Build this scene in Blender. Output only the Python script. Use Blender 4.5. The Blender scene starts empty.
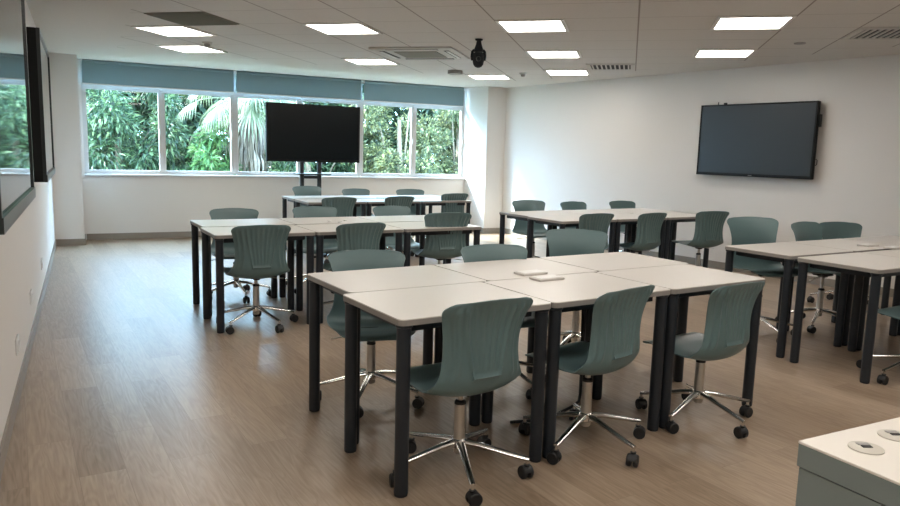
import bpy, math, random
from mathutils import Vector, Matrix
random.seed(7)
SC = bpy.context.scene
COL = SC.collection
pi = math.pi
R = math.radians

# ------------------------------------------------------------------ camera
F_PX, PITCH, ROLL, YAW, CEIL, EYE = 717.378, 0.13933, 0.02818, 0.47417, 2.518, 1.38696
cam_d = bpy.data.cameras.new('camera'); cam = bpy.data.objects.new('camera', cam_d); COL.objects.link(cam)
cam_d.sensor_width = 36.0; cam_d.lens = F_PX / 900 * 36.0; cam_d.clip_start = 0.02; cam_d.clip_end = 200
A = Matrix(((1, 0, 0), (0, 0, -1), (0, 1, 0)))
P = Matrix(((1, 0, 0), (0, math.cos(PITCH), -math.sin(PITCH)), (0, math.sin(PITCH), math.cos(PITCH))))
Q = Matrix(((math.cos(ROLL), -math.sin(ROLL), 0), (math.sin(ROLL), math.cos(ROLL), 0), (0, 0, 1)))
B = Matrix(((math.cos(YAW), -math.sin(YAW), 0), (math.sin(YAW), math.cos(YAW), 0), (0, 0, 1)))
MW = Q @ P @ A @ B
RB = MW.transposed() @ Matrix(((1, 0, 0), (0, -1, 0), (0, 0, -1)))
cam.matrix_world = Matrix.Translation((0, 0, EYE)) @ RB.to_4x4()
SC.camera = cam

# ------------------------------------------------------------------ world, sun, exposure
SC.view_settings.view_transform = 'Standard'; SC.view_settings.look = 'None'
SC.view_settings.gamma = 1.0; SC.view_settings.use_curve_mapping = False
SC.view_settings.exposure = 0.88
w = bpy.data.worlds.new('sky'); SC.world = w; w.use_nodes = True
bg = w.node_tree.nodes['Background']; bg.inputs[0].default_value = (0.46, 0.71, 1.0, 1); bg.inputs[1].default_value = 17.0
sun_d = bpy.data.lights.new('sun', 'SUN'); sun = bpy.data.objects.new('sun', sun_d); COL.objects.link(sun)
sun_d.energy = 20.0; sun_d.angle = R(9); sun_d.color = (0.92, 0.97, 1.0)
sun.rotation_euler = Vector((0.62, -0.40, -0.55)).to_track_quat('-Z', 'Y').to_euler()
PANEL = 8.0           # radiance of the ceiling light panels
PANEL_COL = (1.0, 0.94, 0.86)

# ------------------------------------------------------------------ materials
def nt(name):
    m = bpy.data.materials.new(name); m.use_nodes = True
    return m, m.node_tree.nodes, m.node_tree.links, m.node_tree.nodes['Principled BSDF']
def mat(name, col, rough=0.5, metal=0.0, noise=0.0, scale=20, bump=0.0, spec=0.5):
    m, n, l, b = nt(name)
    b.inputs['Roughness'].default_value = rough; b.inputs['Metallic'].default_value = metal
    b.inputs['Specular IOR Level'].default_value = spec
    tc = n.new('ShaderNodeTexCoord'); nz = n.new('ShaderNodeTexNoise'); nz.inputs['Scale'].default_value = scale
    nz.inputs['Detail'].default_value = 3
    l.new(tc.outputs['Object'], nz.inputs['Vector'])
    mx = n.new('ShaderNodeMix'); mx.data_type = 'RGBA'
    mx.inputs['A'].default_value = (*[c * (1 - noise) for c in col], 1)
    mx.inputs['B'].default_value = (*[min(1, c * (1 + noise)) for c in col], 1)
    l.new(nz.outputs['Fac'], mx.inputs['Factor']); l.new(mx.outputs['Result'], b.inputs['Base Color'])
    if bump:
        bp = n.new('ShaderNodeBump'); bp.inputs['Strength'].default_value = bump; bp.inputs['Distance'].default_value = 0.002
        l.new(nz.outputs['Fac'], bp.inputs['Height']); l.new(bp.outputs['Normal'], b.inputs['Normal'])
    return m
M = {}
M['wall'] = mat('wall_paint', (0.70, 0.675, 0.65), 0.85, noise=0.01, scale=3)
M['plaster'] = mat('ceiling_plaster', (0.66, 0.64, 0.62), 0.9, noise=0.01, scale=3)
M['base'] = mat('baseboard_vinyl', (0.26, 0.23, 0.20), 0.5, noise=0.03)
M['white'] = mat('white_plastic', (0.72, 0.71, 0.69), 0.4, noise=0.01)
M['frame_white'] = mat('window_aluminium', (0.58, 0.575, 0.57), 0.4, noise=0.01)
M['shell'] = mat('chair_plastic', (0.112, 0.180, 0.188), 0.34, noise=0.03, scale=60, bump=0.05)
M['chrome'] = mat('chrome', (0.80, 0.79, 0.77), 0.13, 1.0)
M['steel'] = mat('brushed_steel', (0.58, 0.56, 0.53), 0.3, 1.0, noise=0.03)
M['black'] = mat('black_plastic', (0.012, 0.013, 0.015), 0.42)
M['black_matte'] = mat('matte_black_plastic', (0.006, 0.008, 0.012), 0.6, spec=0.25)
M['rubber'] = mat('wheel_rubber', (0.010, 0.010, 0.011), 0.55)
M['leg'] = mat('black_powder_coat', (0.012, 0.017, 0.024), 0.40, noise=0.05, scale=200)
M['top'] = mat('white_laminate', (0.60, 0.565, 0.53), 0.33, noise=0.012, scale=90)
M['edge'] = mat('grey_edge_band', (0.27, 0.25, 0.235), 0.5)
M['screen'] = mat('screen_glass_matte', (0.020, 0.029, 0.037), 0.30)
M['screen_dark'] = mat('screen_glass_black', (0.003, 0.006, 0.008), 0.22, spec=0.3)
M['screen_gl'] = mat('screen_glass_gloss', (0.05, 0.055, 0.055), 0.03, spec=1.0)
M['bezel'] = mat('bezel_black', (0.005, 0.006, 0.007), 0.5, spec=0.2)
M['bezel_gloss'] = mat('bezel_metal', (0.008, 0.013, 0.014), 0.28)
M['grille'] = mat('olive_grille', (0.20, 0.185, 0.15), 0.7, noise=0.05)
M['dark'] = mat('dark_cavity', (0.02, 0.02, 0.02), 0.8)
M['grey'] = mat('grey_plastic', (0.30, 0.29, 0.28), 0.5)
M['vent'] = mat('vent_white', (0.56, 0.54, 0.51), 0.6)
M['desk_top'] = mat('desk_cream_laminate', (0.74, 0.70, 0.64), 0.4)
M['desk_body'] = mat('desk_shaded_panel', (0.20, 0.235, 0.23), 0.5)  # white panels; the shade on them is put into this grey-green
M['satin'] = mat('satin_beige_plastic', (0.52, 0.49, 0.43), 0.4)
M['ground'] = mat('garden_soil', (0.05, 0.09, 0.03), 0.9, noise=0.3, scale=2)
M['bark'] = mat('bark', (0.16, 0.12, 0.08), 0.9, noise=0.3, scale=12)

def leaf_mat(name, c1, c2, c3):
    m, n, l, b = nt(name)
    b.inputs['Roughness'].default_value = 0.5
    g = n.new('ShaderNodeNewGeometry'); cr = n.new('ShaderNodeValToRGB')
    cr.color_ramp.elements[0].color = (*c1, 1); cr.color_ramp.elements[1].color = (*c3, 1)
    e = cr.color_ramp.elements.new(0.55); e.color = (*c2, 1)
    l.new(g.outputs['Random Per Island'], cr.inputs[0]); l.new(cr.outputs[0], b.inputs['Base Color'])
    tr = n.new('ShaderNodeBsdfTranslucent'); l.new(cr.outputs[0], tr.inputs['Color'])
    ms = n.new('ShaderNodeMixShader'); ms.inputs[0].default_value = 0.4
    l.new(b.outputs[0], ms.inputs[1]); l.new(tr.outputs[0], ms.inputs[2])
    l.new(ms.outputs[0], n['Material Output'].inputs['Surface'])
    return m
M['leaf_dark'] = leaf_mat('leaf_dark', (0.014, 0.034, 0.018), (0.04, 0.085, 0.036), (0.15, 0.21, 0.09))
M['leaf_olive'] = leaf_mat('leaf_olive', (0.026, 0.042, 0.02), (0.095, 0.115, 0.05), (0.3, 0.29, 0.12))
M['leaf_deep'] = leaf_mat('leaf_deep', (0.01, 0.024, 0.013), (0.026, 0.052, 0.025), (0.08, 0.11, 0.045))
M['leaf_palm'] = leaf_mat('leaf_palm', (.06, .085, .04), (.13, .15, .08), (.22, .225, .14))
M['leaf_bright'] = leaf_mat('leaf_bright', (0.03, 0.09, 0.03), (0.08, 0.18, 0.055), (0.2, 0.31, 0.1))
M['frond_dead'] = leaf_mat('frond_dead', (0.07, 0.05, 0.035), (0.15, 0.115, 0.08), (0.26, 0.21, 0.16))

def glass_mat():
    m, n, l, b = nt('window_glass')
    n.remove(b)
    t = n.new('ShaderNodeBsdfTransparent'); t.inputs[0].default_value = (0.93, 0.97, 0.96, 1)
    g = n.new('ShaderNodeBsdfGlossy'); g.inputs['Roughness'].default_value = 0.02
    f = n.new('ShaderNodeFresnel'); f.inputs[0].default_value = 1.45
    ms = n.new('ShaderNodeMixShader'); ge = n.new('ShaderNodeNewGeometry')
    k = n.new('ShaderNodeMath'); k.operation = 'SUBTRACT'; k.inputs[0].default_value = 1.0; l.new(ge.outputs['Backfacing'], k.inputs[1])
    k2 = n.new('ShaderNodeMath'); k2.operation = 'MULTIPLY'; l.new(k.outputs[0], k2.inputs[0]); l.new(f.outputs[0], k2.inputs[1])
    l.new(k2.outputs[0], ms.inputs[0]); l.new(t.outputs[0], ms.inputs[1]); l.new(g.outputs[0], ms.inputs[2])
    l.new(ms.outputs[0], n['Material Output'].inputs['Surface'])
    return m
M['glass'] = glass_mat()

def blind_mat():
    m, n, l, b = nt('blind_fabric')
    b.inputs['Base Color'].default_value = (0.26, 0.38, 0.42, 1); b.inputs['Roughness'].default_value = 0.85
    tc = n.new('ShaderNodeTexCoord'); wv = n.new('ShaderNodeTexNoise'); wv.inputs['Scale'].default_value = 250
    l.new(tc.outputs['Object'], wv.inputs['Vector'])
    bp = n.new('ShaderNodeBump'); bp.inputs['Strength'].default_value = 0.1; bp.inputs['Distance'].default_value = 0.001
    l.new(wv.outputs['Fac'], bp.inputs['Height']); l.new(bp.outputs['Normal'], b.inputs['Normal'])
    tr = n.new('ShaderNodeBsdfTranslucent'); tr.inputs[0].default_value = (0.28, 0.36, 0.38, 1)
    ms = n.new('ShaderNodeMixShader'); ms.inputs[0].default_value = 0.17
    l.new(b.outputs[0], ms.inputs[1]); l.new(tr.outputs[0], ms.inputs[2])
    l.new(ms.outputs[0], n['Material Output'].inputs['Surface'])
    return m
M['blind'] = blind_mat()

def emit_mat():
    m, n, l, b = nt('light_diffuser')
    n.remove(b)
    e = n.new('ShaderNodeEmission'); e.inputs[0].default_value = (*PANEL_COL, 1); e.inputs[1].default_value = PANEL
    l.new(e.outputs[0], n['Material Output'].inputs['Surface'])
    return m
M['emit'] = emit_mat()

def math_node(n, l, op, a, b=None, c=None):
    q = n.new('ShaderNodeMath'); q.operation = op
    for i, v in enumerate((a, b, c)):
        if v is None: continue
        if isinstance(v, (int, float)): q.inputs[i].default_value = v
        else: l.new(v, q.inputs[i])
    return q.outputs[0]

def floor_mat():
    m, n, l, b = nt('oak_vinyl_planks')
    tc = n.new('ShaderNodeTexCoord')
    mp = n.new('ShaderNodeMapping'); mp.inputs['Rotation'].default_value = (0, 0, R(-94.3)); l.new(tc.outputs['Object'], mp.inputs['Vector'])
    br = n.new('ShaderNodeTexBrick'); l.new(mp.outputs[0], br.inputs['Vector'])
    br.offset = 0.37; br.inputs['Scale'].default_value = 1.0
    br.inputs['Brick Width'].default_value = 1.22; br.inputs['Row Height'].default_value = 0.18
    br.inputs['Mortar Size'].default_value = 0.0012; br.inputs['Mortar Smooth'].default_value = 0.3; br.inputs['Bias'].default_value = 0
    br.inputs['Color1'].default_value = (0, 0, 0, 1); br.inputs['Color2'].default_value = (1, 1, 1, 1); br.inputs['Mortar'].default_value = (0.5, 0.5, 0.5, 1)
    # per plank offset of the grain
    sc = n.new('ShaderNodeVectorMath'); sc.operation = 'MULTIPLY_ADD'
    l.new(br.outputs['Color'], sc.inputs[0]); sc.inputs[1].default_value = (7, 13, 5); l.new(mp.outputs[0], sc.inputs[2])
    m2 = n.new('ShaderNodeMapping'); m2.inputs['Scale'].default_value = (0.9, 7.5, 1); l.new(sc.outputs[0], m2.inputs['Vector'])
    nz = n.new('ShaderNodeTexNoise'); nz.inputs['Scale'].default_value = 1.6; nz.inputs['Detail'].default_value = 2.5; nz.inputs['Distortion'].default_value = 0.6
    l.new(m2.outputs[0], nz.inputs['Vector'])
    rings = math_node(n, l, 'SINE', math_node(n, l, 'MULTIPLY', nz.outputs['Fac'], 62.0))
    m3 = n.new('ShaderNodeMapping'); m3.inputs['Scale'].default_value = (5, 90, 1); l.new(sc.outputs[0], m3.inputs['Vector'])
    fn = n.new('ShaderNodeTexNoise'); fn.inputs['Scale'].default_value = 1.0; fn.inputs['Detail'].default_value = 3
    l.new(m3.outputs[0], fn.inputs['Vector'])
    v = math_node(n, l, 'MULTIPLY_ADD', rings, 0.10, 0.5)
    v = math_node(n, l, 'ADD', v, math_node(n, l, 'MULTIPLY', math_node(n, l, 'SUBTRACT', fn.outputs['Fac'], 0.5), 0.75))
    sp = n.new('ShaderNodeSeparateColor'); l.new(br.outputs['Color'], sp.inputs[0])
    v = math_node(n, l, 'ADD', v, math_node(n, l, 'MULTIPLY', math_node(n, l, 'SUBTRACT', sp.outputs[0], 0.5), 0.38))
    cr = n.new('ShaderNodeValToRGB'); l.new(v, cr.inputs[0])
    cr.color_ramp.elements[0].position = 0.1; cr.color_ramp.elements[0].color = (0.215, 0.150, 0.100, 1)
    cr.color_ramp.elements[1].position = 0.95; cr.color_ramp.elements[1].color = (0.42, 0.325, 0.24, 1)
    mx = n.new('ShaderNodeMix'); mx.data_type = 'RGBA'; mx.inputs['B'].default_value = (0.17, 0.12, 0.085, 1)
    l.new(math_node(n, l, 'MULTIPLY', br.outputs['Fac'], 0.7), mx.inputs['Factor']); l.new(cr.outputs[0], mx.inputs['A'])
    l.new(mx.outputs['Result'], b.inputs['Base Color'])
    b.inputs['Roughness'].default_value = 0.33
    bp = n.new('ShaderNodeBump'); bp.inputs['Strength'].default_value = 0.12; bp.inputs['Distance'].default_value = 0.001
    l.new(fn.outputs['Fac'], bp.inputs['Height']); l.new(bp.outputs['Normal'], b.inputs['Normal'])
    return m
M['floor'] = floor_mat()

# ceiling tile grid: turned against the walls
GA = R(-40.94)
GXV = Vector((math.cos(GA), math.sin(GA), 0)); GYV = Vector((-GXV.y, GXV.x, 0))
GX0, GY0 = -3.002, 6.237
def G(a, b, z=0.0): return GXV * a + GYV * b + Vector((0, 0, z))
# right wall line
RW0 = Vector((6.85, 9.17, 0)); RWA = R(9.0)
RWD = Vector((math.sin(RWA), -math.cos(RWA), 0))      # towards the camera end
RWN = Vector((-math.cos(RWA), -math.sin(RWA), 0))     # into the room
def rw(t, off=0.0, z=0.0): return RW0 + RWD * t + RWN * off + Vector((0, 0, z))

def ceiling_mat():
    m, n, l, b = nt('ceiling_tiles')
    b.inputs['Roughness'].default_value = 0.9
    tc = n.new('ShaderNodeTexCoord')
    def dot(v, off=0.0):
        d = n.new('ShaderNodeVectorMath'); d.operation = 'DOT_PRODUCT'; l.new(tc.outputs['Object'], d.inputs[0]); d.inputs[1].default_value = v
        return math_node(n, l, 'SUBTRACT', d.outputs['Value'], off)
    gx = dot(GXV, GX0); gy = dot(GYV, GY0)
    def line(c, per, wd):
        f = math_node(n, l, 'PINGPONG', c, per / 2)
        return math_node(n, l, 'LESS_THAN', f, wd)
    ly = line(gy, 0.6, 0.006)
    l6 = line(gx, 0.6, 0.007); l12 = line(gx, 1.2, 0.007)
    # wide tiles between -1.2 and +1.2 of the grid (gx offset 3.0: 1.8 .. 4.2)
    wide = math_node(n, l, 'MULTIPLY', math_node(n, l, 'GREATER_THAN', gx, 1.75), math_node(n, l, 'LESS_THAN', gx, 4.25))
    g2 = math_node(n, l, 'SUBTRACT', gx, 0.6)
    l12 = line(g2, 1.2, 0.007)
    vert = math_node(n, l, 'ADD', math_node(n, l, 'MULTIPLY', wide, l12), math_node(n, l, 'MULTIPLY', math_node(n, l, 'SUBTRACT', 1.0, wide), l6))
    lines = math_node(n, l, 'MAXIMUM', math_node(n, l, 'MULTIPLY', ly, 0.55), vert)
    # field of tiles inside the plaster border
    sx = n.new('ShaderNodeSeparateXYZ'); l.new(tc.outputs['Object'], sx.inputs[0])
    wd = dot((-RWN.x, -RWN.y, 0), RW0.dot(-RWN))
    fld = math_node(n, l, 'MULTIPLY', math_node(n, l, 'GREATER_THAN', sx.outputs['X'], 0.42), math_node(n, l, 'LESS_THAN', sx.outputs['Y'], 9.75))
    fld = math_node(n, l, 'MULTIPLY', fld, math_node(n, l, 'LESS_THAN', wd, -0.55))
    lines = math_node(n, l, 'MULTIPLY', lines, fld)
    nz = n.new('ShaderNodeTexNoise'); nz.inputs['Scale'].default_value = 40; l.new(tc.outputs['Object'], nz.inputs['Vector'])
    mt = n.new('ShaderNodeMix'); mt.data_type = 'RGBA'; mt.inputs['A'].default_value = (0.60, 0.575, 0.55, 1); mt.inputs['B'].default_value = (0.65, 0.625, 0.60, 1)
    l.new(nz.outputs['Fac'], mt.inputs['Factor'])
    mx = n.new('ShaderNodeMix'); mx.data_type = 'RGBA'; mx.inputs['B'].default_value = (0.30, 0.27, 0.25, 1)
    l.new(lines, mx.inputs['Factor']); l.new(mt.outputs['Result'], mx.inputs['A']); l.new(mx.outputs['Result'], b.inputs['Base Color'])
    return m
M['ceiling'] = ceiling_mat()

# ------------------------------------------------------------------ mesh helpers
class MB:
    def __init__(s): s.v = []; s.f = []
    def add(s, vs, fs):
        o = len(s.v); s.v += [tuple(v) for v in vs]; s.f += [tuple(i + o for i in f) for f in fs]; return s
    def box(s, c, d, rz=0.0, bev=0.0):
        hx, hy, hz = d[0] / 2, d[1] / 2, d[2] / 2
        m = Matrix.Translation(c) @ Matrix.Rotation(rz, 4, 'Z')
        if bev <= 0:
            vs = [m @ Vector((x, y, z)) for z in (-hz, hz) for x, y in ((-hx, -hy), (hx, -hy), (hx, hy), (-hx, hy))]
            return s.add(vs, [(3, 2, 1, 0), (4, 5, 6, 7), (0, 1, 5, 4), (1, 2, 6, 5), (2, 3, 7, 6), (3, 0, 4, 7)])
        b = min(bev, hx * .9, hy * .9, hz * .9); rings = []
        for (ix, z) in ((b, -hz), (0, -hz + b), (0, hz - b), (b, hz)):
            a, c2 = hx - ix, hy - ix
            rings.append([(-a + b, -c2), (a - b, -c2), (a, -c2 + b), (a, c2 - b), (a - b, c2), (-a + b, c2), (-a, c2 - b), (-a, -c2 + b)])
        vs = []; fs = []
        for k, (ix, z) in enumerate(((b, -hz), (0, -hz + b), (0, hz - b), (b, hz))):
            vs += [m @ Vector((x, y, z)) for x, y in rings[k]]
        for k in range(3):
            for i in range(8): fs.append((k * 8 + i, k * 8 + (i + 1) % 8, k * 8 + 8 + (i + 1) % 8, k * 8 + 8 + i))
        fs.append(tuple(range(7, -1, -1))); fs.append(tuple(range(24, 32)))
        return s.add(vs, fs)
    def tube(s, pts, rad, seg=12, flat=1.0, caps=True):
        pts = [Vector(p) for p in pts]; n = len(pts)
        rads = rad if isinstance(rad, (list, tuple)) else [rad] * n
        vs = []; fs = []; up = None
        for i, p in enumerate(pts):
            t = (pts[min(i + 1, n - 1)] - pts[max(i - 1, 0)]).normalized()
            if up is None:
                up = Vector((0, 0, 1)) if abs(t.z) < 0.9 else Vector((1, 0, 0))
            a = t.cross(up).normalized(); b = a.cross(t).normalized(); up = b
            for k in range(seg):
                an = 2 * pi * k / seg
                vs.append(p + a * math.cos(an) * rads[i] + b * math.sin(an) * rads[i] * flat)
        for i in range(n - 1):
            for k in range(seg):
                fs.append((i * seg + k, i * seg + (k + 1) % seg, (i + 1) * seg + (k + 1) % seg, (i + 1) * seg + k))
        if caps:
            fs.append(tuple(range(seg - 1, -1, -1))); fs.append(tuple((n - 1) * seg + k for k in range(seg)))
        return s.add(vs, fs)
    def lathe(s, c, prof, seg=20, axis='Z', rz=0.0):
        vs = []; fs = []; n = len(prof)
        for r, z in prof:
            for k in range(seg):
                a = 2 * pi * k / seg; v = Vector((r * math.cos(a), r * math.sin(a), z))
                if axis == 'X': v = Vector((v.z, v.x, v.y))
                if axis == 'Y': v = Vector((v.x, v.z, v.y))
                vs.append(Matrix.Rotation(rz, 3, 'Z') @ v + Vector(c))
        for i in range(n - 1):
            for k in range(seg):
                fs.append((i * seg + k, i * seg + (k + 1) % seg, (i + 1) * seg + (k + 1) % seg, (i + 1) * seg + k))
        fs.append(tuple(range(seg - 1, -1, -1))); fs.append(tuple((n - 1) * seg + k for k in range(seg)))
        return s.add(vs, fs)
    def prism(s, poly, z0, z1):
        n = len(poly)
        vs = [(x, y, z0) for x, y in poly] + [(x, y, z1) for x, y in poly]
        fs = [tuple(range(n - 1, -1, -1)), tuple(range(n, 2 * n))] + [(i, (i + 1) % n, n + (i + 1) % n, n + i) for i in range(n)]
        return s.add(vs, fs)
    def mesh(s, name, m, smooth=False):
        me = bpy.data.meshes.new(name); me.from_pydata(s.v, [], s.f)
        me.materials.append(M[m] if isinstance(m, str) else m)
        if smooth is True: me.shade_smooth()
        elif smooth:
            me.shade_smooth(); me.set_sharp_from_angle(angle=R(smooth))
        return me
    def build(s, name, m, parent=None, smooth=False):
        o = bpy.data.objects.new(name, s.mesh(name, m, smooth)); COL.objects.link(o)
        if parent: o.parent = parent
        return o
def tag(o, label, cat, group=None, kind=None):
    o['label'] = label; o['category'] = cat
    if group: o['group'] = group
    if kind: o['kind'] = kind
    return o
def thing(name, loc, rz, label, cat, group=None):
    o = bpy.data.objects.new(name, None); o.empty_display_size = 0.1; COL.objects.link(o)
    o.location = loc; o.rotation_euler = (0, 0, rz)
    return tag(o, label, cat, group)
def struct(name, mb, m, parent=None, smooth=False):
    o = mb.build(name, m, parent, smooth)
    if not parent: o['kind'] = 'structure'
    return o
def part(name, me, parent, loc=(0, 0, 0), rz=0.0):
    o = bpy.data.objects.new(name, me); COL.objects.link(o); o.parent = parent; o.location = loc; o.rotation_euler = (0, 0, rz)
    return o
def copy_tree(o, parent=None):
    c = o.copy(); COL.objects.link(c)
    if parent: c.parent = parent
    for ch in list(o.children): copy_tree(ch, c)
    return c
def rounded(x0, y0, x1, y1, r, n=5):
    out = []
    for cx, cy, a0 in ((x1 - r, y0 + r, -90), (x1 - r, y1 - r, 0), (x0 + r, y1 - r, 90), (x0 + r, y0 + r, 180)):
        for k in range(n + 1):
            a = R(a0 + 90 * k / n); out.append((cx + r * math.cos(a), cy + r * math.sin(a)))
    return out

# ------------------------------------------------------------------ room shell
XL, YB, YC = -0.36, 11.42, 10.86       # left wall face, window wall face, column front
YN = -2.2                              # wall behind the camera
PB = rw((RW0.y - YB) / math.cos(RWA) * 1.0)
def rwx(y): return RW0.x + (RW0.y - y) * math.tan(RWA)
poly_room = [(XL - .15, YN - .15), (rwx(YN) + .2, YN - .15), (rwx(YB + .25) + .2, YB + .25), (XL - .15, YB + .25)]
struct('floor', MB().prism(poly_room, -0.12, 0.0), 'floor')
struct('ceiling', MB().prism(poly_room, CEIL, CEIL + 0.12), 'ceiling')
struct('wall_left', MB().box((XL - .075, (YN + YB) / 2, CEIL / 2), (.15, YB - YN, CEIL)), 'wall')
struct('wall_right', MB().prism([(rwx(YN), YN), (rwx(YN) + .15, YN), (rwx(YB) + .15, YB), (rwx(YB), YB)], 0, CEIL), 'wall')
struct('wall_behind', MB().box(((XL + rwx(YN)) / 2, YN - .075, CEIL / 2), (rwx(YN) - XL, .15, CEIL)), 'wall')
WX0, WX1, WZ0, WZ1 = 0.03, 6.09, 0.925, 2.50
mb = MB()
mb.box(((WX0 + WX1) / 2, YB + .1, WZ0 / 2), (WX1 - WX0, .2, WZ0))
mb.box(((XL + WX0) / 2, YB + .1, CEIL / 2), (WX0 - XL, .2, CEIL))
mb.box(((WX1 + rwx(YB)) / 2, YB + .1, CEIL / 2), (rwx(YB) - WX1, .2, CEIL))
mb.box(((WX0 + WX1) / 2, YB + .1, (WZ1 + CEIL) / 2), (WX1 - WX0, .2, CEIL - WZ1))
struct('wall_window_side', mb, 'wall')
struct('wall_column_left', MB().box(((XL - .02) / 2 + .005, (YC + YB) / 2, CEIL / 2), (.35, YB - YC, CEIL)), 'wall')
xr = rwx((YC + YB) / 2) - .01
struct('wall_column_right', MB().prism([(6.22, YC), (rwx(YC), YC), (rwx(YB), YB), (6.10, YB)], 0, CEIL), 'wall')
struct('baseboard_back', MB().box((3.05, YB - .006, .045), (6.06, .012, .09)), 'base')
struct('baseboard_left', MB().box((XL + .006, (YN + YC) / 2, .045), (.012, YC - YN, .09)), 'base')
mb = MB().box(((XL + 0) / 2 - .0, YC - .006, .045), (.36, .012, .09)).box((-.005 + .006, (YC + YB) / 2 - .006, .045), (.012, YB - YC, .09))
struct('baseboard_column_left', mb, 'base')
mb = MB().prism([(6.208, YC - .012), (rwx(YC) - .015, YC - .012), (rwx(YC) - .015, YC), (6.208, YC)], 0, .09).prism([(6.208, YC - .012), (6.22, YC), (6.10, YB - .012), (6.088, YB - .012)], 0, .09)
struct('baseboard_column_right', mb, 'base')
mb = MB().prism([(rwx(YN) - .012, YN), (rwx(YN), YN), (rwx(YC), YC), (rwx(YC) - .012, YC)], 0, .09)
struct('baseboard_right', mb, 'base')
struct('trim_sill', MB().box(((WX0 + WX1) / 2, YB - .01, WZ0 + .004), (WX1 - WX0, .10, .03), 0, .005), 'frame_white')

# windows: three units, two sashes each and a fixed light over them
edges = [0.03, 2.105, 4.14, 6.09]
WY = YB + .07
for i in range(3):
    x0, x1 = edges[i], edges[i + 1]; xm = (x0 + x1) / 2
    f = MB(); t = .028
    f.box((x0 + t / 2, WY, (WZ0 + WZ1) / 2 + .015), (t, .07, WZ1 - WZ0 - .03)); f.box((x1 - t / 2, WY, (WZ0 + WZ1) / 2 + .015), (t, .07, WZ1 - WZ0 - .03))
    f.box((xm, WY, WZ0 + .0325), (x1 - x0 - 2 * t, .07, .03)); f.box((xm, WY, 2.185), (x1 - x0 - 2 * t, .07, .06)); f.box((xm, WY, WZ1 - .02), (x1 - x0 - 2 * t, .07, .04))
    f.box((xm, WY, (WZ0 + 2.155) / 2 + .02), (.035, .07, 2.155 - WZ0 - .05))
    fo = struct('window_%d' % (i + 1), f, 'frame_white')
    for a, b in ((x0 + t, xm - .0175), (xm + .0175, x1 - t)):
        s = MB(); q = .028; z0, z1 = WZ0 + .048, 2.155; y = WY - .005
        s.box((a + q / 2, y, (z0 + z1) / 2), (q, .05, z1 - z0)); s.box((b - q / 2, y, (z0 + z1) / 2), (q, .05, z1 - z0))
        s.box(((a + b) / 2, y, z0 + q / 2), (b - a - 2 * q, .05, q)); s.box(((a + b) / 2, y, z1 - q / 2), (b - a - 2 * q, .05, q))
        so = s.build('sash', 'frame_white', fo)
        MB().box(((a + b) / 2, y, (z0 + z1) / 2), (b - a - 2 * q + .01, .006, z1 - z0 - 2 * q + .01)).build('glass_pane', 'glass', so)
        h = MB().box((b - q / 2, y - .035, 1.55), (.018, .03, .10), 0, .004); h.build('window_handle', 'frame_white', so)
    MB().box((xm, WY, 2.348), (x1 - x0 - 2 * t + .01, .006, .27)).build('glass_pane', 'glass', fo)

# roller blinds
bl = ['first blue-grey roller blind from the left, rolled down only over the window head',
      'middle blue-grey roller blind, above the wheeled screen',
      'right-hand blue-grey roller blind, beside the bright column']
for i, (x0, x1) in enumerate(((.045, 2.085), (2.125, 4.115), (4.165, 6.02))):
    t = thing('roller_blind', ((x0 + x1) / 2, YB - .06, CEIL), 0, bl[i], 'blind', 'roller blinds over the windows')
    W = x1 - x0
    MB().box((0, .012, -.17), (W, .003, .30)).build('blind_fabric', 'blind', t)
    MB().lathe((0, .0, -.022), [(.021, -W / 2 + .01), (.021, W / 2 - .01)], 16, 'X').build('roller_tube', 'blind', t, 40)
    MB().box((0, .012, -.328), (W, .012, .022), 0, .003).build('bottom_bar', 'white', t)
    for s in (-1, 1): MB().box((s * (W / 2 + .002), 0, -.025), (.006, .05, .05)).build('bracket', 'white', t)

# ------------------------------------------------------------------ ceiling fittings
def light_meshes():
    f = MB(); h = .292; a = .262
    for sx, sy, dx, dy in ((0, 1, 2 * h, h - a), (0, -1, 2 * h, h - a), (1, 0, h - a, 2 * a), (-1, 0, h - a, 2 * a)):
        f.box((sx * (h + a) / 2, sy * (h + a) / 2, -.006), (dx, dy, .012))
    d = MB().box((0, 0, -.004), (2 * a, 2 * a, .006))
    return f.mesh('light_frame', 'white'), d.mesh('diffuser', 'emit')
lf, ld = light_meshes()
LL = {(0, 0): 'square ceiling light with the dark grille tile at its near corner', (-1, 2): 'square ceiling light nearest the window wall on the left',
      (3, 0): 'square ceiling light nearest the camera in the second row, left of centre', (2, 4): 'small-looking square ceiling light left of the cassette air conditioner',
      (6, 0): 'square ceiling light to the right of the hanging black camera, nearest of its row', (6, 3): 'square ceiling light, middle of the three in the row right of the hanging camera',
      (6, 6): 'square ceiling light, farthest of the three in the row right of the hanging camera', (9, 0): 'larger of the two square ceiling lights at the right, nearer the camera',
      (9, 3): 'smaller of the two square ceiling lights at the right, above the wall screen', (4, 7): 'square ceiling light directly behind the hanging black camera'}
def add_light(i, j, label, group='recessed ceiling lights'):
    c = G(GX0 + .3 + .6 * (i - 3), GY0 + .3 + .6 * j, CEIL)
    t = thing('ceiling_light', c, GA, label, 'ceiling light', group)
    part('light_frame', lf, t); part('diffuser', ld, t)
for (i, j), s in LL.items(): add_light(i, j, s)
for i in (3, 6, 9, 12):
    for j in (-3, -6, -9, -12):
        c = G(GX0 + .3 + .6 * (i - 3), GY0 + .3 + .6 * j, 0)
        if c.x > XL + .35 and c.x < rwx(c.y) - .35 and c.y > YN + .35:
            add_light(i, j, 'square ceiling light overhead, just outside the photo', 'ceiling lights above and behind the camera')
c = G(GX0 + .3 + .6 * 9, GY0 + .3, 0)

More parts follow.
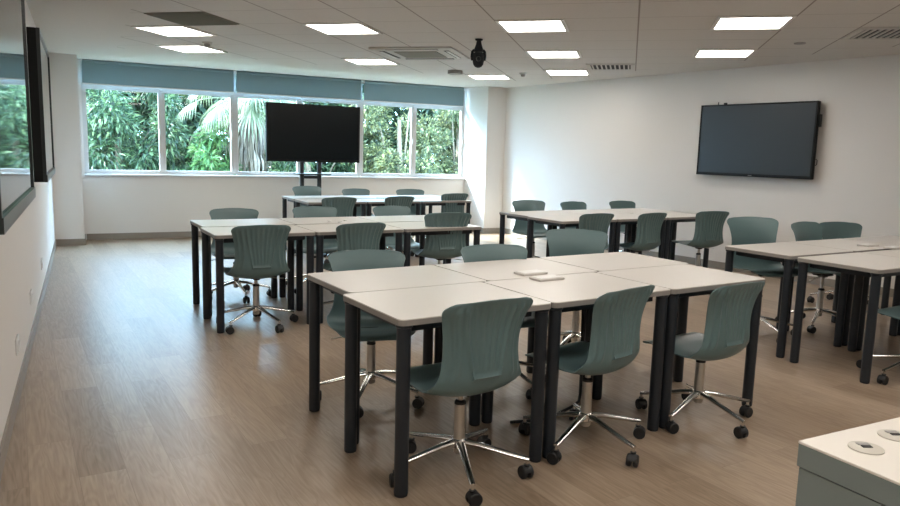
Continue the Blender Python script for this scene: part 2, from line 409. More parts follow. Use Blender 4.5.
# return-air grille tile
t = thing('ceiling_grille', G(GX0 - .9, GY0 - .3, CEIL), GA, 'dark olive square grille tile in the ceiling beside the front left light', 'vent')
MB().box((0, 0, -.004), (.585, .585, .008)).build('frame', 'grille', t)
mb = MB()
for k in range(26): mb.box((0, -.27 + k * .0216, -.011), (.55, .008, .006))
mb.build('louvres', 'grille', t)

# cassette air conditioner
t = thing('air_conditioner', G(-2.42, 8.20, CEIL), GA, 'square white cassette air conditioner in the ceiling with a dark centre grille', 'air conditioner')
MB().box((0, 0, -.010), (.95, .95, .02), 0, .008).build('panel', 'vent', t)
MB().box((0, 0, -.022), (.50, .50, .008)).build('intake_grille', 'grille', t)
mb = MB()
for a in range(4):
    c = Matrix.Rotation(a * pi / 2, 3, 'Z') @ Vector((0, .375, -.021))
    mb.box(c, (.60, .06, .004), a * pi / 2)
mb.build('air_slot', 'dark', t)
for a in range(4):
    c = Matrix.Rotation(a * pi / 2, 3, 'Z') @ Vector((0, .388, -.027))
    MB().box(c, (.58, .035, .006), a * pi / 2).build('flap', 'white', t)

# square supply diffusers
for (a, b, lab) in ((2.1, 7.14, 'ceiling air vent with black slats at the right edge of the photo'), (-.31, 9.52, 'ceiling air vent with fine slats right of the far row of lights')):
    t = thing('ceiling_vent', G(a, b, CEIL), GA, lab, 'vent', 'slatted ceiling vents')
    f = MB()
    for s in (-1, 1): f.box((0, s * .27, -.006), (.59, .05, .012)); f.box((s * .27, 0, -.006), (.05, .49, .012))
    f.build('frame', 'vent', t)
    MB().box((0, 0, -.003), (.49, .49, .004)).build('backing', 'dark', t)
    for k in range(9):
        MB().box((-.22 + k * .055, 0, -.009), (.018, .49, .010)).build('slat', 'vent', t)

# ceiling speaker and detectors
t = thing('ceiling_speaker', (4.683, 9.123, CEIL), 0, 'round dark-rimmed ceiling speaker left of the light behind the hanging camera', 'speaker')
MB().lathe((0, 0, 0), [(.105, 0), (.105, -.045), (.09, -.05), (.087, -.04)], 32).build('rim', 'grey', t, 40)
MB().lathe((0, 0, 0), [(.086, -.035), (.086, -.044), (.05, -.048), (.002, -.050)], 32).build('speaker_mesh', 'vent', t, 40)
for x, y, lab in ((5.567, 8.753, 'small white sprinkler head between the far ceiling lights'), (1.282, 8.513, 'small white smoke detector between the two left ceiling lights')):
    t = thing('smoke_detector' if 'smoke' in lab else 'sprinkler_head', (x, y, CEIL), 0, lab, 'detector' if 'smoke' in lab else 'sprinkler')
    MB().lathe((0, 0, 0), [(.055, 0), (.055, -.012), (.045, -.02)], 24).build('base_plate', 'vent', t, 40)
    MB().lathe((0, 0, 0), [(.032, -.02), (.034, -.035), (.024, -.05), (.006, -.054)], 24).build('sensor_head', 'grey', t, 40)
t = MB().lathe((0, 0, 0), [(.055, 0), (.05, -.010), (.02, -.014), (.002, -.014)], 24).build('cover_plate', 'grey', None, 40)
t.location = (6.173, 4.812, CEIL); tag(t, 'flat round grey cover plate in the ceiling above the wall screen', 'cover plate')

# hanging PTZ camera
t = thing('ceiling_camera', (3.587, 6.486, CEIL), R(-27), 'black dome camera hanging from the ceiling in the middle of the room', 'camera')
MB().lathe((0, 0, 0), [(.040, 0), (.038, -.012), (.024, -.02)], 28).build('mount_plate', 'black_matte', t, 40)
MB().lathe((0, 0, 0), [(.023, -.018), (.028, -.05), (.036, -.075), (.046, -.10), (.050, -.125)], 28).build('neck', 'black_matte', t, 40)
for s_ in (-1, 1):
    MB().tube([(s_ * .045, 0, -.105), (s_ * .062, 0, -.125), (s_ * .066, 0, -.17), (s_ * .062, 0, -.21)], [.012, .014, .014, .011], 12, 1.0).build('yoke_arm', 'black_matte', t, 40)
MB().lathe((0, 0, 0), [(.022, -.128), (.048, -.135), (.056, -.16), (.057, -.215), (.050, -.25), (.034, -.272), (.012, -.281), (.002, -.282)], 32).build('camera_body', 'black_matte', t, 50)
MB().lathe((0, -.050, -.20), [(.026, .02), (.028, -.012), (.023, -.016), (.020, -.006), (.002, -.004)], 24, 'Y').build('lens', 'bezel_gloss', t, 50)

# ------------------------------------------------------------------ screens
def display(root, W, Hh, th, glass='screen', bot=.035):
    """upright panel facing local -Y, bottom centre at root origin"""
    b = .018
    mb = MB().box((0, .012, Hh / 2), (W, th - .01, Hh), 0, .006)
    mb.build('housing', 'bezel', root)
    f = MB(); y = -th / 2 + .012
    f.box((0, y, Hh - b / 2), (W, .022, b)); f.box((0, y, bot / 2), (W, .026, bot))
    for s in (-1, 1): f.box((s * (W / 2 - b / 2), y, (Hh - b + bot) / 2), (b, .022, Hh - b - bot))
    f.build('bezel', 'bezel', root)
    MB().box((0, y + .001, (Hh - b + bot) / 2), (W - 2 * b, .010, Hh - b - bot)).build('screen_glass', glass, root)

# screen on the right wall
tc_ = rw((9.17 - 6.16) / math.cos(RWA), .095)
ang = math.atan2(RWD.y, RWD.x)           # local x along RWD; local -Y must face the room
t = thing('wall_screen', (7.20, 6.14, 1.195), 0, 'dark grey flat screen mounted on the right wall', 'screen')
rz = math.atan2(-RWN.x, RWN.y) + pi      # rotate so that -Y -> RWN
t.rotation_euler = (0, 0, rz)
off = (Vector((7.20, 6.14, 0)) - RW0).dot(RWN)
t.location = Vector((7.20, 6.14, 1.195)) + RWN * (.10 - off)
display(t, 1.50, .875, .06)
MB().box((0, .062, .45), (.7, .045, .5)).build('wall_bracket', 'black', t)
MB().box((0, -.030, .016), (.05, .004, .008)).build('brand_mark', 'grey', t)
mb = MB(); mb.tube([(-.53, .01, .87), (-.53, .01, .91)], .006, 8); mb.box((-.43, .01, .885), (.03, .03, .025)); mb.build('camera_clip', 'black', t)
MB().box((.755, .03, .66), (.03, .05, .14), 0, .004).build('side_module', 'black', t)
MB().tube([(.76, .02, .16), (.775, .02, .17), (.775, .02, .22), (.76, .02, .23)], .005, 8).build('handle', 'black', t)

# wheeled screen by the window
t = thing('wheeled_screen', (3.12, 10.66, 0), 0, 'large black screen on a wheeled stand in front of the windows', 'screen')
sub = []
b = MB()
mb = MB().box((0, .012, 1.61), (1.43, .06, .85), 0, .006); mb.build('housing', 'bezel', t)
MB().box((0, -.022, 1.62), (1.39, .008, .80)).build('screen_glass', 'screen_dark', t)
f = MB(); y = -.022
f.box((0, y, 2.026), (1.43, .018, .018)); f.box((0, y, 1.203), (1.43, .02, .035))
for s in (-1, 1): f.box((s * .706, y, 1.62), (.018, .018, .80))
f.build('bezel', 'bezel', t)
for s in (-1, 1): MB().box((s * .135 - .03, .075, .90), (.06, .05, 1.66), 0, .008).build('post', 'black', t)
MB().box((-.03, .075, .955), (.21, .035, .045)).build('cross_bar', 'black', t)
MB().box((-.03, -.02, 1.005), (.50, .30, .018), 0, .004).build('shelf', 'black', t)
MB().box((-.03, .075, .30), (.21, .035, .05)).build('cross_bar', 'black', t)
for s in (-1, 1):
    mb = MB().tube([(s * .28 - .03, -.30, .09), (s * .135 - .03, .075, .10), (s * .28 - .03, .42, .09)], .022, 10, .8); mb.build('foot', 'black', t, 40)
    for yy in (-.29, .41): MB().lathe((s * .28 - .03, yy, .035), [(.02, -.02), (.035, -.016), (.035, .016), (.02, .02)], 18, 'X').build('castor', 'rubber', t, 40)

# two screens on the left wall
def left_screen(y0, y1, z0, z1, xf, label, near):
    t = thing('interactive_screen', (xf, (y0 + y1) / 2, z0), R(90), label, 'screen', 'screens along the left wall')
    W, Hh = y1 - y0, z1 - z0; th = .058; b = .028
    # local x -> +Y world, local -Y -> +X world (into the room)
    MB().box((0, th / 2 + .012, Hh / 2), (W, th, Hh), 0, .004).build('housing', 'bezel', t)
    f = MB()
    f.box((0, .004, Hh - b / 2), (W, .022, b)); f.box((0, .002, .024), (W, .026, .048))
    for s in (-1, 1): f.box((s * (W / 2 - b / 2), .004, (Hh - b + .048) / 2), (b, .022, Hh - b - .048))
    f.build('bezel', 'bezel_gloss', t)
    MB().box((0, .006, (Hh - b + .048) / 2), (W - 2 * b, .012, Hh - b - .048)).build('screen_glass', 'screen_gl', t)
    wall = xf - XL
    mb = MB()
    for zz in (.28, Hh - .25): mb.box((0, (th + .012 + wall) / 2, zz), (W * .45, wall - th - .014, .03))
    for q_ in (-1, 1): mb.box((q_ * .32, th + .024, Hh / 2), (.04, .018, Hh * .62))
    mb.build('wall_bracket', 'black', t)
    mb = MB()
    rnd = random.Random(3 if near else 5)
    for k in range(6):
        z = .08 + k * .15; yy = th + .03
        pts = [(-s_ * W / 2 + .05 + rnd.uniform(0, .06), yy + rnd.uniform(-.008, .02), z + q * .05) for q, s_ in enumerate((1, 1, 1, 1, 1))]
        mb.tube(pts, .006, 8)
    mb.build('cable_loop', 'black', t, True)
    for zz in (.30, .52, .66):
        MB().box((-W / 2 + .045, th + .03, zz), (.05, .018, .05), 0, .004).build('connector_box', 'white', t)
left_screen(2.42, 4.05, 1.115, 2.11, -.219, 'large glossy screen nearest the camera on the left wall, reflecting the windows', True)
left_screen(5.48, 7.08, 1.115, 2.11, -.219, 'second glossy screen farther along the left wall, seen almost edge-on', False)
for k, (y, z, lab) in enumerate(((4.48, .275, 'white wall socket nearest the camera, low on the left wall'), (5.74, .30, 'white wall socket, middle of three, low on the left wall'), (7.28, .30, 'white wall socket nearest the windows, low on the left wall'))):
    t = thing('wall_socket', (XL, y, z), 0, lab, 'socket', 'sockets low on the left wall')
    MB().box((.005, 0, 0), (.010, .15, .088), 0, .003).build('face_plate', 'white', t)
    for s in (-1, 1): MB().box((.0125, s * .036, -.008), (.005, .045, .045), 0, .002).build('socket_insert', 'white', t)

# ------------------------------------------------------------------ tables
TW, TD, TH = .768, .566, .74
def table_proto():
    t = bpy.data.objects.new('classroom_table', None); COL.objects.link(t)
    p = rounded(-TW / 2, -TD / 2, TW / 2, TD / 2, .028)
    q = rounded(-TW / 2 + .0015, -TD / 2 + .0015, TW / 2 - .0015, TD / 2 - .0015, .027)
    MB().prism(q, TH - .004, TH).build('laminate_surface', 'top', t)
    MB().prism(p, TH - .026, TH - .004).build('tabletop', 'edge', t)
    f = MB(); ix, iy = TW / 2 - .075, TD / 2 - .075
    for s in (-1, 1):
        f.box((0, s * iy, TH - .046), (2 * ix, .03, .038)); f.box((s * ix, 0, TH - .046), (.03, 2 * iy - .03, .038))
    f.build('underframe', 'leg', t)
    lx, ly = TW / 2 - .036, TD / 2 - .036
    for sx in (-1, 1):
        for sy in (-1, 1):
            lg = MB().lathe((sx * lx, sy * ly, 0), [(.029, .012), (.029, TH - .04), (.034, TH - .036), (.034, TH - .0265)], 24).build('leg', 'leg', t, 40)
            MB().lathe((sx * lx, sy * ly, 0), [(.024, .0), (.0275, .003), (.0275, .0118)], 20).build('foot_cap', 'rubber', lg, 40)
    return t
tp = table_proto(); first = True
CL = {  # front-left corner, rotation, shift of the far row, name of the group
 'A': ((1.068, 2.485), 5.2, .05, .0, 'closest table group'),
 'B': ((.842, 5.395), 3.2, .035, .03, 'left table group'),
 'C': ((2.42, 8.50), 2.6, .02, .07, 'farthest table group'),
 'D': ((4.215, 5.80), 5.4, .05, .0, 'far right table group'),
 'E': ((4.375, 2.69), 3.6, .03, .05, 'right-edge table group')}
rows = ('near row', 'far row'); cols = ('left', 'middle', 'right')
rj = random.Random(11)
for k, (o, a, fx, fy, gl) in CL.items():
    a = R(a); ux = Vector((math.cos(a), math.sin(a), 0)); uy = Vector((-ux.y, ux.x, 0)); o = Vector((o[0], o[1], 0))
    for r in range(2):
        for c in range(3):
            if k == 'E' and r == 0 and c == 2: continue
            sx = (c + .5) * (TW + .006); sy = (r + .5) * (TD + .006)
            if r == 1: sx += fx; sy += fy
            pos = o + ux * sx + uy * sy
            t = tp if first else copy_tree(tp); first = False
            t.location = pos; t.rotation_euler = (0, 0, a + R(rj.uniform(-.15, .15)))
            tag(t, 'white-topped table with round black legs, %s %s of the %s' % (rows[r], cols[c], gl), 'table', 'tables of the ' + gl)

# ------------------------------------------------------------------ swivel chairs
PR = [(.262, .396, .160, 0), (.250, .416, .190, .0), (.200, .428, .210, .006), (.12, .418, .224, .014), (.03, .400, .232, .024), (-.06, .386, .236, .036), (-.118, .390, .236, .046),
      (-.160, .418, .230, .050), (-.180, .462, .212, .046), (-.186, .515, .196, .046), (-.187, .58, .189, .046), (-.189, .65, .193, .042), (-.196, .71, .207, .036), (-.212, .765, .224, .032), (-.224, .795, .231, .030), (-.230, .81, .234, .028)]
def catmull(P, t):
    n = len(P) - 1; x = max(0, min(n - 1e-6, t * n)); i = int(x); f = x - i
    p = [P[max(0, min(n, i + k))] for k in (-1, 0, 1, 2)]
    return [0.5 * (2 * p[1][j] + (p[2][j] - p[0][j]) * f + (2 * p[0][j] - 5 * p[1][j] + 4 * p[2][j] - p[3][j]) * f * f + (3 * p[1][j] - p[0][j] - 3 * p[2][j] + p[3][j]) * f ** 3) for j in range(4)]
def sstep(a, b, x):
    x = max(0, min(1, (x - a) / (b - a))); return x * x * (3 - 2 * x)
def shell_mesh():
    NS, NU = 92, 120
    # arc length table
    T = [i / 400 for i in range(401)]; Lc = [0]
    pts = [catmull(PR, t) for t in T]
    for i in range(400): Lc.append(Lc[-1] + math.hypot(pts[i + 1][0] - pts[i][0], pts[i + 1][1] - pts[i][1]))
    tot = Lc[-1]
    def at(s):
        lo = 0
        while lo < 399 and Lc[lo + 1] < s: lo += 1
        f = (s - Lc[lo]) / max(1e-9, Lc[lo + 1] - Lc[lo]); return catmull(PR, (lo + f) / 400)
    def pt(s, u):
        y, z, wd, wr = at(s)
        e = .004; a = at(max(0, s - e)); b = at(min(tot, s + e))
        ty, tz = b[0] - a[0], b[1] - a[1]; L = math.hypot(ty, tz); ty /= L; tz /= L
        ny, nz = tz, -ty          # towards the sitter: up on the seat, forward on the back
        if nz < -0.2 or (ny < 0 and nz < 0): ny, nz = -ny, -nz
        d = tot - s; rc = .062
        if d < rc: wd -= rc - math.sqrt(max(0, rc * rc - (rc - d) ** 2))
        rf = .07
        if s < rf: wd -= (rf - math.sqrt(max(0, rf * rf - (rf - s) ** 2))) * .8
        u2 = abs(u) ** 2.2
        # the top edge is arched
        arch = .020 * u2 * sstep(tot - .10, tot, s)
        return Vector((u * wd, y + ny * wr * u2, z + nz * wr * u2 - arch)), Vector((0, ny, nz)), wd, z
    ss = []
    for i in range(NS + 1):
        f = i / NS; ss.append(tot * (f + .045 * math.sin(2 * pi * f) * -1))   # denser at both ends
    V = []; N = []; D = []
    for s in ss:
        for j in range(NU + 1):
            u = -1 + 2 * j / NU; u = math.copysign(1 - (1 - abs(u)) ** 1.06, u) if abs(u) > 0 else 0
            p, n0, wd, z = pt(s, u)
            V.append(p)
            d = 0.0; back = sstep(.45, .50, z) if p.y < -.1 else 0
            if back > 0:
                x = p.x; xp = .066 + (z - .48) * .17; q = abs(x) / xp
                fade = 1 - sstep(.765, .80, z)
                if z > .49: d += .0026 * math.cos(x / xp * pi * 6) * (1 - sstep(.74, .9, q)) * sstep(.50, .54, z) * fade
                d += .009 * math.exp(-((q - 1) / .07) ** 2) * sstep(.475, .49, z) * fade
                if q < 1.05: d += .009 * math.exp(-((z - .483) / .007) ** 2)
                au = abs(u)
                d += back * fade * (.010 * math.exp(-((au - .68) / .06) ** 2) + .007 * math.exp(-((au - .86) / .05) ** 2))
            D.append(d)
    W1 = NU + 1
    # normals by finite differences
    for i in range(NS + 1):
        for j in range(W1):
            a = V[max(0, i - 1) * W1 + j]; b = V[min(NS, i + 1) * W1 + j]; c = V[i * W1 + max(0, j - 1)]; e = V[i * W1 + min(NU, j + 1)]
            n = (e - c).cross(b - a)
            if n.length < 1e-9: n = Vector((0, 0, 1))
            n.normalize(); N.append(n)
    # orientation: on the seat the normal must point up
    if N[20 * W1 + NU // 2].z < 0: N = [-n for n in N]
    th = .0055; vs = [v + n * th * .5 for v, n in zip(V, N)] + [v - n * (th * .5 + d) for v, n, d in zip(V, N, D)]
    off = len(V); fs = []
    for i in range(NS):
        for j in range(NU):
            a = i * W1 + j; fs.append((a, a + 1, a + W1 + 1, a + W1)); fs.append((off + a, off + a + W1, off + a + W1 + 1, off + a + 1))
    for i in range(NS):
        a = i * W1; fs.append((a, a + W1, off + a + W1, off + a)); a = i * W1 + NU; fs.append((a, off + a, off + a + W1, a + W1))
    for j in range(NU):
        a = j; fs.append((a, off + a, off + a + 1, a + 1)); a = NS * W1 + j; fs.append((a, a + 1, off + a + 1, off + a))
    mb = MB(); mb.add(vs, fs); return mb.mesh('seat_shell', 'shell', 55)
def chair_proto():
    t = bpy.data.objects.new('swivel_chair', None); COL.objects.link(t)
    part('seat_shell', shell_mesh(), t)
    mb = MB().box((0, 0, .383), (.11, .13, .016), 0, .005).box((0, 0, .368), (.05, .07, .016), 0, .004)
    mb.build('seat_mechanism', 'black', t)
    MB().tube([(.03, .01, .370), (.12, .02, .366), (.18, .02, .358), (.225, .02, .352)], [.0045, .0045, .0055, .009], 10, .7).build('height_lever', 'steel', t, True)
    MB().lathe((0, 0, 0), [(.0135, .22), (.0135, .372)], 20).build('piston', 'steel', t, 40)
    MB().lathe((0, 0, 0), [(.0255, .3155), (.0255, .326), (.018, .334)], 24).build('collar_ring', 'black', t, 40)
    MB().lathe((0, 0, 0), [(.020, .092), (.024, .098), (.024, .125), (.0275, .165), (.0265, .17), (.0245, .315)], 24).build('gas_column', 'steel', t, 40)
    b = MB().lathe((0, 0, 0), [(.0285, .118), (.034, .124), (.034, .156), (.0285, .162)], 24)
    for k in range(5):
        a = 2 * pi * k / 5 + R(90)
        dx, dy = math.cos(a), math.sin(a)
        pts = [(dx * r, dy * r, z) for r, z in ((.028, .145), (.09, .136), (.18, .115), (.26, .097), (.305, .089))]
        b.tube(pts, [.019, .0165, .0145, .013, .011], 10, .75)
    b.build('star_base', 'chrome', t, 40)
    wm = None
    for k in range(5):
        a = 2 * pi * k / 5 + R(90); dx, dy = math.cos(a), math.sin(a)
        sa = R((k * 97) % 360)
        mb = MB().lathe((0, 0, 0), [(.012, .058), (.014, .066)], 12)
        # hood over the two wheels
        vs = []
        for i in range(9):
            an = R(10 + 160 * i / 8)
            for sx in (-.010, .010): vs.append((sx * 1.6, .029 * math.cos(an) + .008, .029 + .0305 * math.sin(an)))
        mb2 = [(2 * i, 2 * i + 1, 2 * i + 3, 2 * i + 2) for i in range(8)]
        mb.add(vs, mb2); mb.box((0, .006, .040), (.010, .036, .030), 0, .003)
        c = mb.build('castor', 'black', t, 40)
        MB().lathe((0, 0, 0), [(.008, .060), (.008, .092)], 12).build('castor_stem', 'chrome', c, 40)
        c.location = (dx * .296, dy * .296, 0); c.rotation_euler = (0, 0, sa)
        for s in (-1, 1):
            if wm is None: wm = MB().lathe((0, 0, 0), [(.012, -.010), (.025, -.010), (.029, -.006), (.029, .006), (.025, .010), (.012, .010)], 20, 'X').mesh('wheel', 'rubber', 40)
            part('wheel', wm, c, (s * .0155, .008, .029))
    return t
cp = chair_proto(); firstc = True
GA_ = 'chairs around the closest table group'; GB_ = 'chairs around the left table group'; GC_ = 'chairs around the farthest table group'
GD_ = 'chairs around the far right table group'; GE_ = 'chairs around the table group at the right edge'
CH = [
 ('A1', 1.415, 2.62, 6, 0.004, 13, GA_, 'grey-green swivel chair nearest the camera, ribbed back towards us, left of three on near side'),
 ('A2', 2.13, 2.66, 15, -0.001, 30, GA_, 'grey-green swivel chair on the near side of the closest tables, middle of three'),
 ('A3', 2.907, 2.693, 8, -0.028, 29, GA_, 'grey-green swivel chair on the near side of the closest tables, rightmost of three'),
 ('A4', 1.4, 3.66, 168, 0.007, 49, GA_, 'grey-green swivel chair facing us behind the closest tables, leftmost of three'),
 ('A5', 2.219, 3.59, 172, 0.02, 13, GA_, 'grey-green swivel chair facing us behind the closest tables, middle of three'),
 ('A6', 3.05, 3.98, 150, 0.055, 40, GA_, 'grey-green swivel chair facing us behind the closest tables, rightmost of three'),
 ('B1', 1.17, 5.57, 2, 0.006, 56, GB_, 'grey-green swivel chair seen from behind at the near left end of the left tables'),
 ('B2', 1.95, 5.6, 8, 0.003, 50, GB_, 'grey-green swivel chair seen from behind, middle of the near side of the left tables'),
 ('B3', 2.851, 5.762, -5, 0.06, 45, GB_, 'raised grey-green swivel chair at the near right end of the left tables'),
 ('B4', 1.23, 6.72, 172, 0.0, 14, GB_, 'grey-green swivel chair behind the far left corner of the left tables'),
 ('B5', 2.03, 6.87, 166, -0.001, 35, GB_, 'grey-green swivel chair behind the left tables, middle of three'),
 ('B6', 2.949, 6.939, 182, -0.009, 60, GB_, 'grey-green swivel chair behind the left tables, rightmost of three'),
 ('C1', 2.76, 8.55, 1, 0.005, 0, GC_, 'distant grey-green chair, near side of the farthest tables, leftmost of three'),
 ('C2', 3.57, 8.65, 10, 0.008, 47, GC_, 'distant grey-green chair, near side of the farthest tables, middle of three'),
 ('C3', 4.472, 8.844, 7, 0.033, 39, GC_, 'distant grey-green chair, near side of the farthest tables, rightmost of three'),
 ('C4', 2.904, 10.0, 188, 0.038, 0, GC_, 'distant grey-green chair behind the farthest tables, under the wheeled screen'),
 ('C5', 3.6, 9.9, 184, 0.009, 30, GC_, 'distant grey-green chair behind the farthest tables, just right of the wheeled screen'),
 ('C6', 4.41, 9.85, 171, 0.007, 45, GC_, 'distant grey-green chair behind the farthest tables, rightmost, under the right windows'),
 ('D1', 4.61, 5.95, 2, 0.013, 10, GD_, 'grey-green swivel chair on the near side of the far right tables, leftmost of three'),
 ('D2', 5.4, 6.02, 7, 0.002, 23, GD_, 'grey-green swivel chair on the near side of the far right tables, middle of three'),
 ('D3', 6.205, 5.906, -7, 0.021, 56, GD_, 'grey-green swivel chair on the near side of the far right tables, rightmost, column visible'),
 ('D4', 4.892, 7.308, 170, 0.017, 68, GD_, 'grey-green swivel chair behind the far left corner of the far right tables'),
 ('D5', 5.664, 7.359, 185, -0.009, 24, GD_, 'grey-green swivel chair behind the far right tables, middle of three'),
 ('D6', 6.496, 7.409, 179, -0.007, 40, GD_, 'grey-green swivel chair behind the far right tables, rightmost of three'),
 ('E1', 4.787, 3.891, 160, 0.124, 6, GE_, 'high-set grey-green swivel chair at the left corner of the right-edge tables'),
 ('E2', 5.558, 3.9, 186, 0.069, 4, GE_, 'grey-green swivel chair behind the right-edge tables, narrow, partly covered by its neighbour'),
 ('E3', 6.63, 4.4, 156, -0.002, 30, GE_, 'grey-green swivel chair behind the right-edge tables, rightmost and widest-looking'),
 ('E4', 4.8, 2.66, 4, 0.0, 12, GE_, 'grey-green swivel chair mostly outside the right photo edge, seat corner and base showing'),
]
for key, x, y, rot, dz, br, grp, lab in CH:
    t = cp if firstc else copy_tree(cp); firstc = False
    t.location = (x, y, 0); t.rotation_euler = (0, 0, R(rot)); tag(t, lab, 'chair', grp)
    ncast = 0
    for c in t.children:
        n = c.name.split('.')[0]
        if n in ('seat_shell', 'seat_mechanism', 'height_lever', 'piston'): c.location.z = dz
        if n == 'castor':
            kk = ncast; ncast += 1; an = 2 * pi * kk / 5 + R(90 + br)
            c.location = (math.cos(an) * .298, math.sin(an) * .298, 0); c.rotation_euler.z = R((kk * 97 + x * 300) % 360)
        if n == 'star_base': c.rotation_euler.z = R(br)

# ------------------------------------------------------------------ small things on the tables and floor
def flat_box(name, x, y, z, d, rz, m, label, cat, group=None):
    o = MB().box((0, 0, d[2] / 2), d, 0, .002).build(name, m); o.location = (x, y, z); o.rotation_euler = (0, 0, rz)
    tag(o, label, cat, group); return o
g = 'flat white boxes on the tables'
for x, y, s, lab in ((2.165, 3.245, 1, 'flat white box on the closest tables, the one farther from the camera'), (2.155, 3.075, 1, 'flat white box on the closest tables, the one nearer the camera'),
                 (5.57, 3.545, 1, 'flat white box on the right-edge tables, the left one'), (5.63, 3.37, 1, 'flat white box on the right-edge tables, cut by the photo edge')):
    t = thing('flat_box', (x, y, TH), R(6), lab, 'box', g)
    MB().box((0, 0, .006), (.168, .092, .012), 0, .002).build('box_body', 'top', t)
    MB().box((0, 0, .0135), (.150, .075, .003), 0, .001).build('lid_panel', 'white', t)
for k, (x, y) in enumerate(((1.97, 6.24), (2.06, 6.20), (2.13, 6.27), (2.02, 6.10))):
    o = MB().lathe((0, 0, 0), [(.018, 0), (.02, .006), (.012, .010), (.002, .011)], 14).build('table_marker_cap', 'white', None, 40); o.location = (x, y, TH)
    tag(o, 'tiny round white cap lying on the left table group', 'cap', 'tiny white caps on the left tables')
o = MB().box((0, 0, .004), (.28, .20, .008), 0, .002).build('paper_pad', mat('pale_green_paper', (.42, .55, .46), .7)); o.location = (3.72, 9.12, TH); o.rotation_euler = (0, 0, R(12))
tag(o, 'pale green paper pad on the farthest tables by the windows', 'paper')
# black power lead on the floor at the junction of the closest tables
mb = MB().tube([(2.49, 3.19, .60), (2.49, 3.18, .30), (2.485, 3.16, .06), (2.45, 3.13, .012), (2.36, 3.08, .009), (2.22, 3.02, .009), (2.08, 2.99, .009), (1.93, 3.02, .009)], .008, 10)
o = mb.build('power_lead', 'rubber', None, True); tag(o, 'black power lead running down and across the floor under the closest tables', 'cable')

# ------------------------------------------------------------------ teacher's desk corner, bottom right
t = thing('lectern_desk', (1.109, .793, 0), 0, "corner of a white-topped shade-grey desk at the photo's lower right, with round cable grommets", 'desk')
W, D, HT = 1.15, .60, .90
MB().box((W / 2, -D / 2, HT - .0025), (W, D, .005), 0, .001).build('desk_surface', 'desk_top', t)
MB().box((W / 2, -D / 2, HT - .0255), (W - .002, D - .002, .041)).build('desk_top_edge', 'desk_body', t)
MB().box((W / 2, -D / 2, (HT - .049) / 2), (W - .008, D - .008, HT - .049)).build('cabinet_body', 'desk_body', t)
for gx_, gy_ in ((.080, -.072), (.185, -.058)):
    gr_ = MB().lathe((gx_, gy_, HT), [(.028, -.002), (.028, .002), (.026, .003), (.002, .003)], 32).build('cable_grommet', 'satin', t, 40)
    MB().box((gx_ + .002, gy_, HT + .0032), (.018, .009, .002), R(-25), .0006).build('cable_slot', 'dark', gr_)
    MB().box((gx_ + .006, gy_ + .010, HT + .0037), (.022, .010, .0015), R(-25), .0006).build('flap', 'grey', gr_)

# ------------------------------------------------------------------ garden outside the windows
struct('ground_outside', MB().box((4, 21, -.85), (50, 18.5, .1)), 'ground')
def leaf(v, f, c, d, n, L, Wd):
    d = d.normalized(); s = d.cross(n)
    if s.length < 1e-3: s = Vector((1, 0, 0))
    s.normalize(); m = s.cross(d)
    o = len(v)
    v += [c, c + d * L * .45 + s * Wd + m * L * .05, c + d * L + m * (-L * .12), c + d * L * .45 - s * Wd + m * L * .05]
    f.append((o, o + 1, o + 2, o + 3))
def tree(x, y, r, zc, rz_, n, m, label, name, L=.16, Wd=.028, droop=.3, seed=1, clumps=40, group=None):
    rd = random.Random(seed)
    t = thing(name, (x, y, -.8), 0, label, 'tree', group)
    v = []; f = []
    cl = []
    for k in range(clumps):
        while True:
            p = Vector((rd.uniform(-1, 1), rd.uniform(-1, 1), rd.uniform(-1, 1)))
            if .35 < p.length < 1: break
        cl.append((Vector((p.x * r, p.y * r * .8, zc + .8 + p.z * rz_)), rd.uniform(.22, .42) * r * .7))
    for k in range(n):
        c, cr = cl[rd.randrange(clumps)]
        q = Vector((rd.gauss(0, 1), rd.gauss(0, 1), rd.gauss(0, .8))); q = q.normalized() * cr * rd.random() ** .4
        d = q.normalized() + Vector((0, 0, -droop + rd.uniform(-.4, .5))) + Vector((rd.uniform(-.5, .5),) * 3)
        leaf(v, f, c + q, d, Vector((rd.uniform(-.5, .5), rd.uniform(-.5, .5), 1)), L * rd.uniform(.6, 1.3), Wd * rd.uniform(.7, 1.3))
    mb = MB(); mb.v = [tuple(a) for a in v]; mb.f = f; mb.build('foliage', m, t)
    tb = MB(); tb.tube([(0, 0, 0), (.05, 0, (zc + .8) * .5), (0, .05, zc + .8 + rz_ * .4)], [.10, .08, .04], 10)
    for k in range(6):
        c = cl[k][0]; tb.tube([(0, 0, (zc + .8) * .5 + k * .1), tuple(c * .5 + Vector((0, 0, .3))), tuple(c)], [.035, .025, .01], 7)
    tb.build('trunk', 'bark', t, True)
gt = 'garden trees behind the windows'
tree(.6, 15.2, 1.35, 1.2, 1.8, 17000, 'leaf_dark', 'leafy dark green tree filling the first window pane on the left', 'garden_tree', .15, .020, .45, 1, 60, gt)
tree(2.25, 14.6, .80, .75, .9, 4200, 'leaf_bright', 'bright green low bush at the foot of the second pane, below the palm', 'garden_shrub', .17, .022, .5, 2, 30, gt)
tree(4.6, 16.2, 1.3, 1.0, 1.7, 5000, 'leaf_dark', 'green tree hidden mostly behind the wheeled screen', 'garden_tree', .18, .03, .3, 3, 40, gt)
tree(6.35, 15.0, 1.15, 1.4, 1.7, 14000, 'leaf_olive', 'olive-green small-leaved tree right of the wheeled screen', 'garden_tree', .10, .022, .1, 4, 46, gt)
tree(8.0, 15.3, 1.2, 1.3, 1.7, 14000, 'leaf_olive', 'olive-green small-leaved tree in the last pane beside the bright column', 'garden_tree', .11, .024, .1, 5, 46, gt)
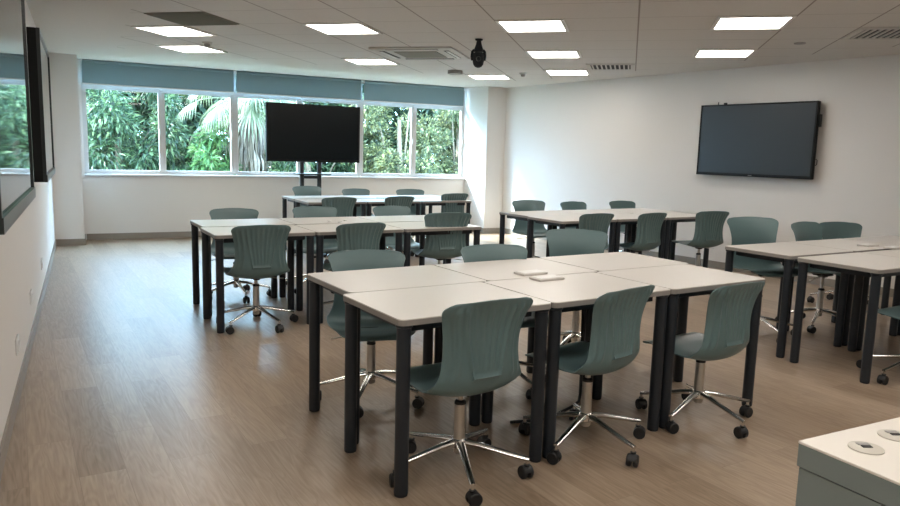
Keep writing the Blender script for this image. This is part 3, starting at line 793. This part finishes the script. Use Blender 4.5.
hb = ['farthest dark green background tree on the left', 'dark green background tree behind the palm', 'dark green background tree behind the wheeled screen', 'dark green background tree in the right-hand panes', 'dark green background tree at the far right of the windows', 'dark green tree just outside the view at the left', 'dark green tree just outside the view at the right']
for k, x in enumerate((.2, 3.4, 6.2, 8.9, 11.6, -2.8, 14.2)):
    tree(x, 18.6 + .4 * (k % 2), 1.9, 1.5, 2.5, 11000, 'leaf_deep', hb[k], 'garden_tree', .27, .07, .3, 20 + k, 90, 'background trees')
# palm with hanging fronds
rd = random.Random(9)
t = thing('palm_tree', (2.93, 14.6, -.8), 0, 'pale green fan palm with drooping fronds, seen outside left of the wheeled screen', 'tree')
MB().tube([(0, 0, 0), (.03, 0, 1.2), (0, 0, 2.6), (0, 0, 3.0)], [.16, .14, .13, .10], 14).build('trunk', 'bark', t, True)
def frond(mb_v, mb_f, base, az, el, L, sag, spread, nl, LL_, Wd):
    d = Vector((math.cos(az) * math.cos(el), math.sin(az) * math.cos(el), math.sin(el)))
    pts = []
    for i in range(7):
        s = i / 6; pts.append(base + d * L * s + Vector((0, 0, -sag * s * s)))
    tip = pts[-1]; td = (pts[-1] - pts[-2]).normalized(); sd = td.cross(Vector((0, 0, 1))).normalized()
    for k in range(nl):
        a = (k / (nl - 1) - .5) * 2 * spread
        dd = (td * math.cos(a) + sd * math.sin(a)).normalized()
        p0 = tip; p1 = tip + dd * LL_ * .5 + Vector((0, 0, -.05)); p2 = tip + dd * LL_ * .8 + Vector((0, 0, -.08 - .15 * LL_)); p3 = tip + dd * LL_ * .95 + Vector((0, 0, -.10 - .5 * LL_))
        w_ = dd.cross(Vector((0, 0, 1))).normalized() * Wd
        o = len(mb_v)
        mb_v += [p0 - w_ * .3, p0 + w_ * .3, p1 - w_, p1 + w_, p2 - w_ * .8, p2 + w_ * .8, p3]
        mb_f += [(o, o + 1, o + 3, o + 2), (o + 2, o + 3, o + 5, o + 4), (o + 4, o + 5, o + 6)]
    return pts
stalks = MB()
for k in range(20):
    v = []; f = []
    az = k * 2.4 + rd.uniform(-.2, .2); el = R(rd.uniform(5, 60) if math.sin(az) > -.4 else rd.uniform(30, 70)); L = rd.uniform(.6, 1.05)
    pts = frond(v, f, Vector((0, 0, 2.97)), az, el, L, .25 + rd.uniform(0, .3), R(80), 22, rd.uniform(.45, .65), .016)
    o = MB(); o.v = [tuple(a) for a in v]; o.f = f; fo = o.build('frond', 'leaf_palm', t)
    MB().tube(pts, [.02, .018, .016, .014, .012, .011, .01], 6).build('stalk', 'leaf_palm', fo, True)
v = []; f = []
for k in range(320):
    a = rd.uniform(0, 2 * pi); r = .13 + rd.uniform(0, .20); z = rd.uniform(1.9, 2.85)
    c = Vector((math.cos(a) * r, math.sin(a) * r, z))
    leaf(v, f, c, Vector((math.cos(a) * .3, math.sin(a) * .3, -1)), Vector((math.cos(a), math.sin(a), 0)), rd.uniform(.4, .8), .03)
mb = MB(); mb.v = [tuple(a) for a in v]; mb.f = f; mb.build('dry_skirt', 'frond_dead', t)
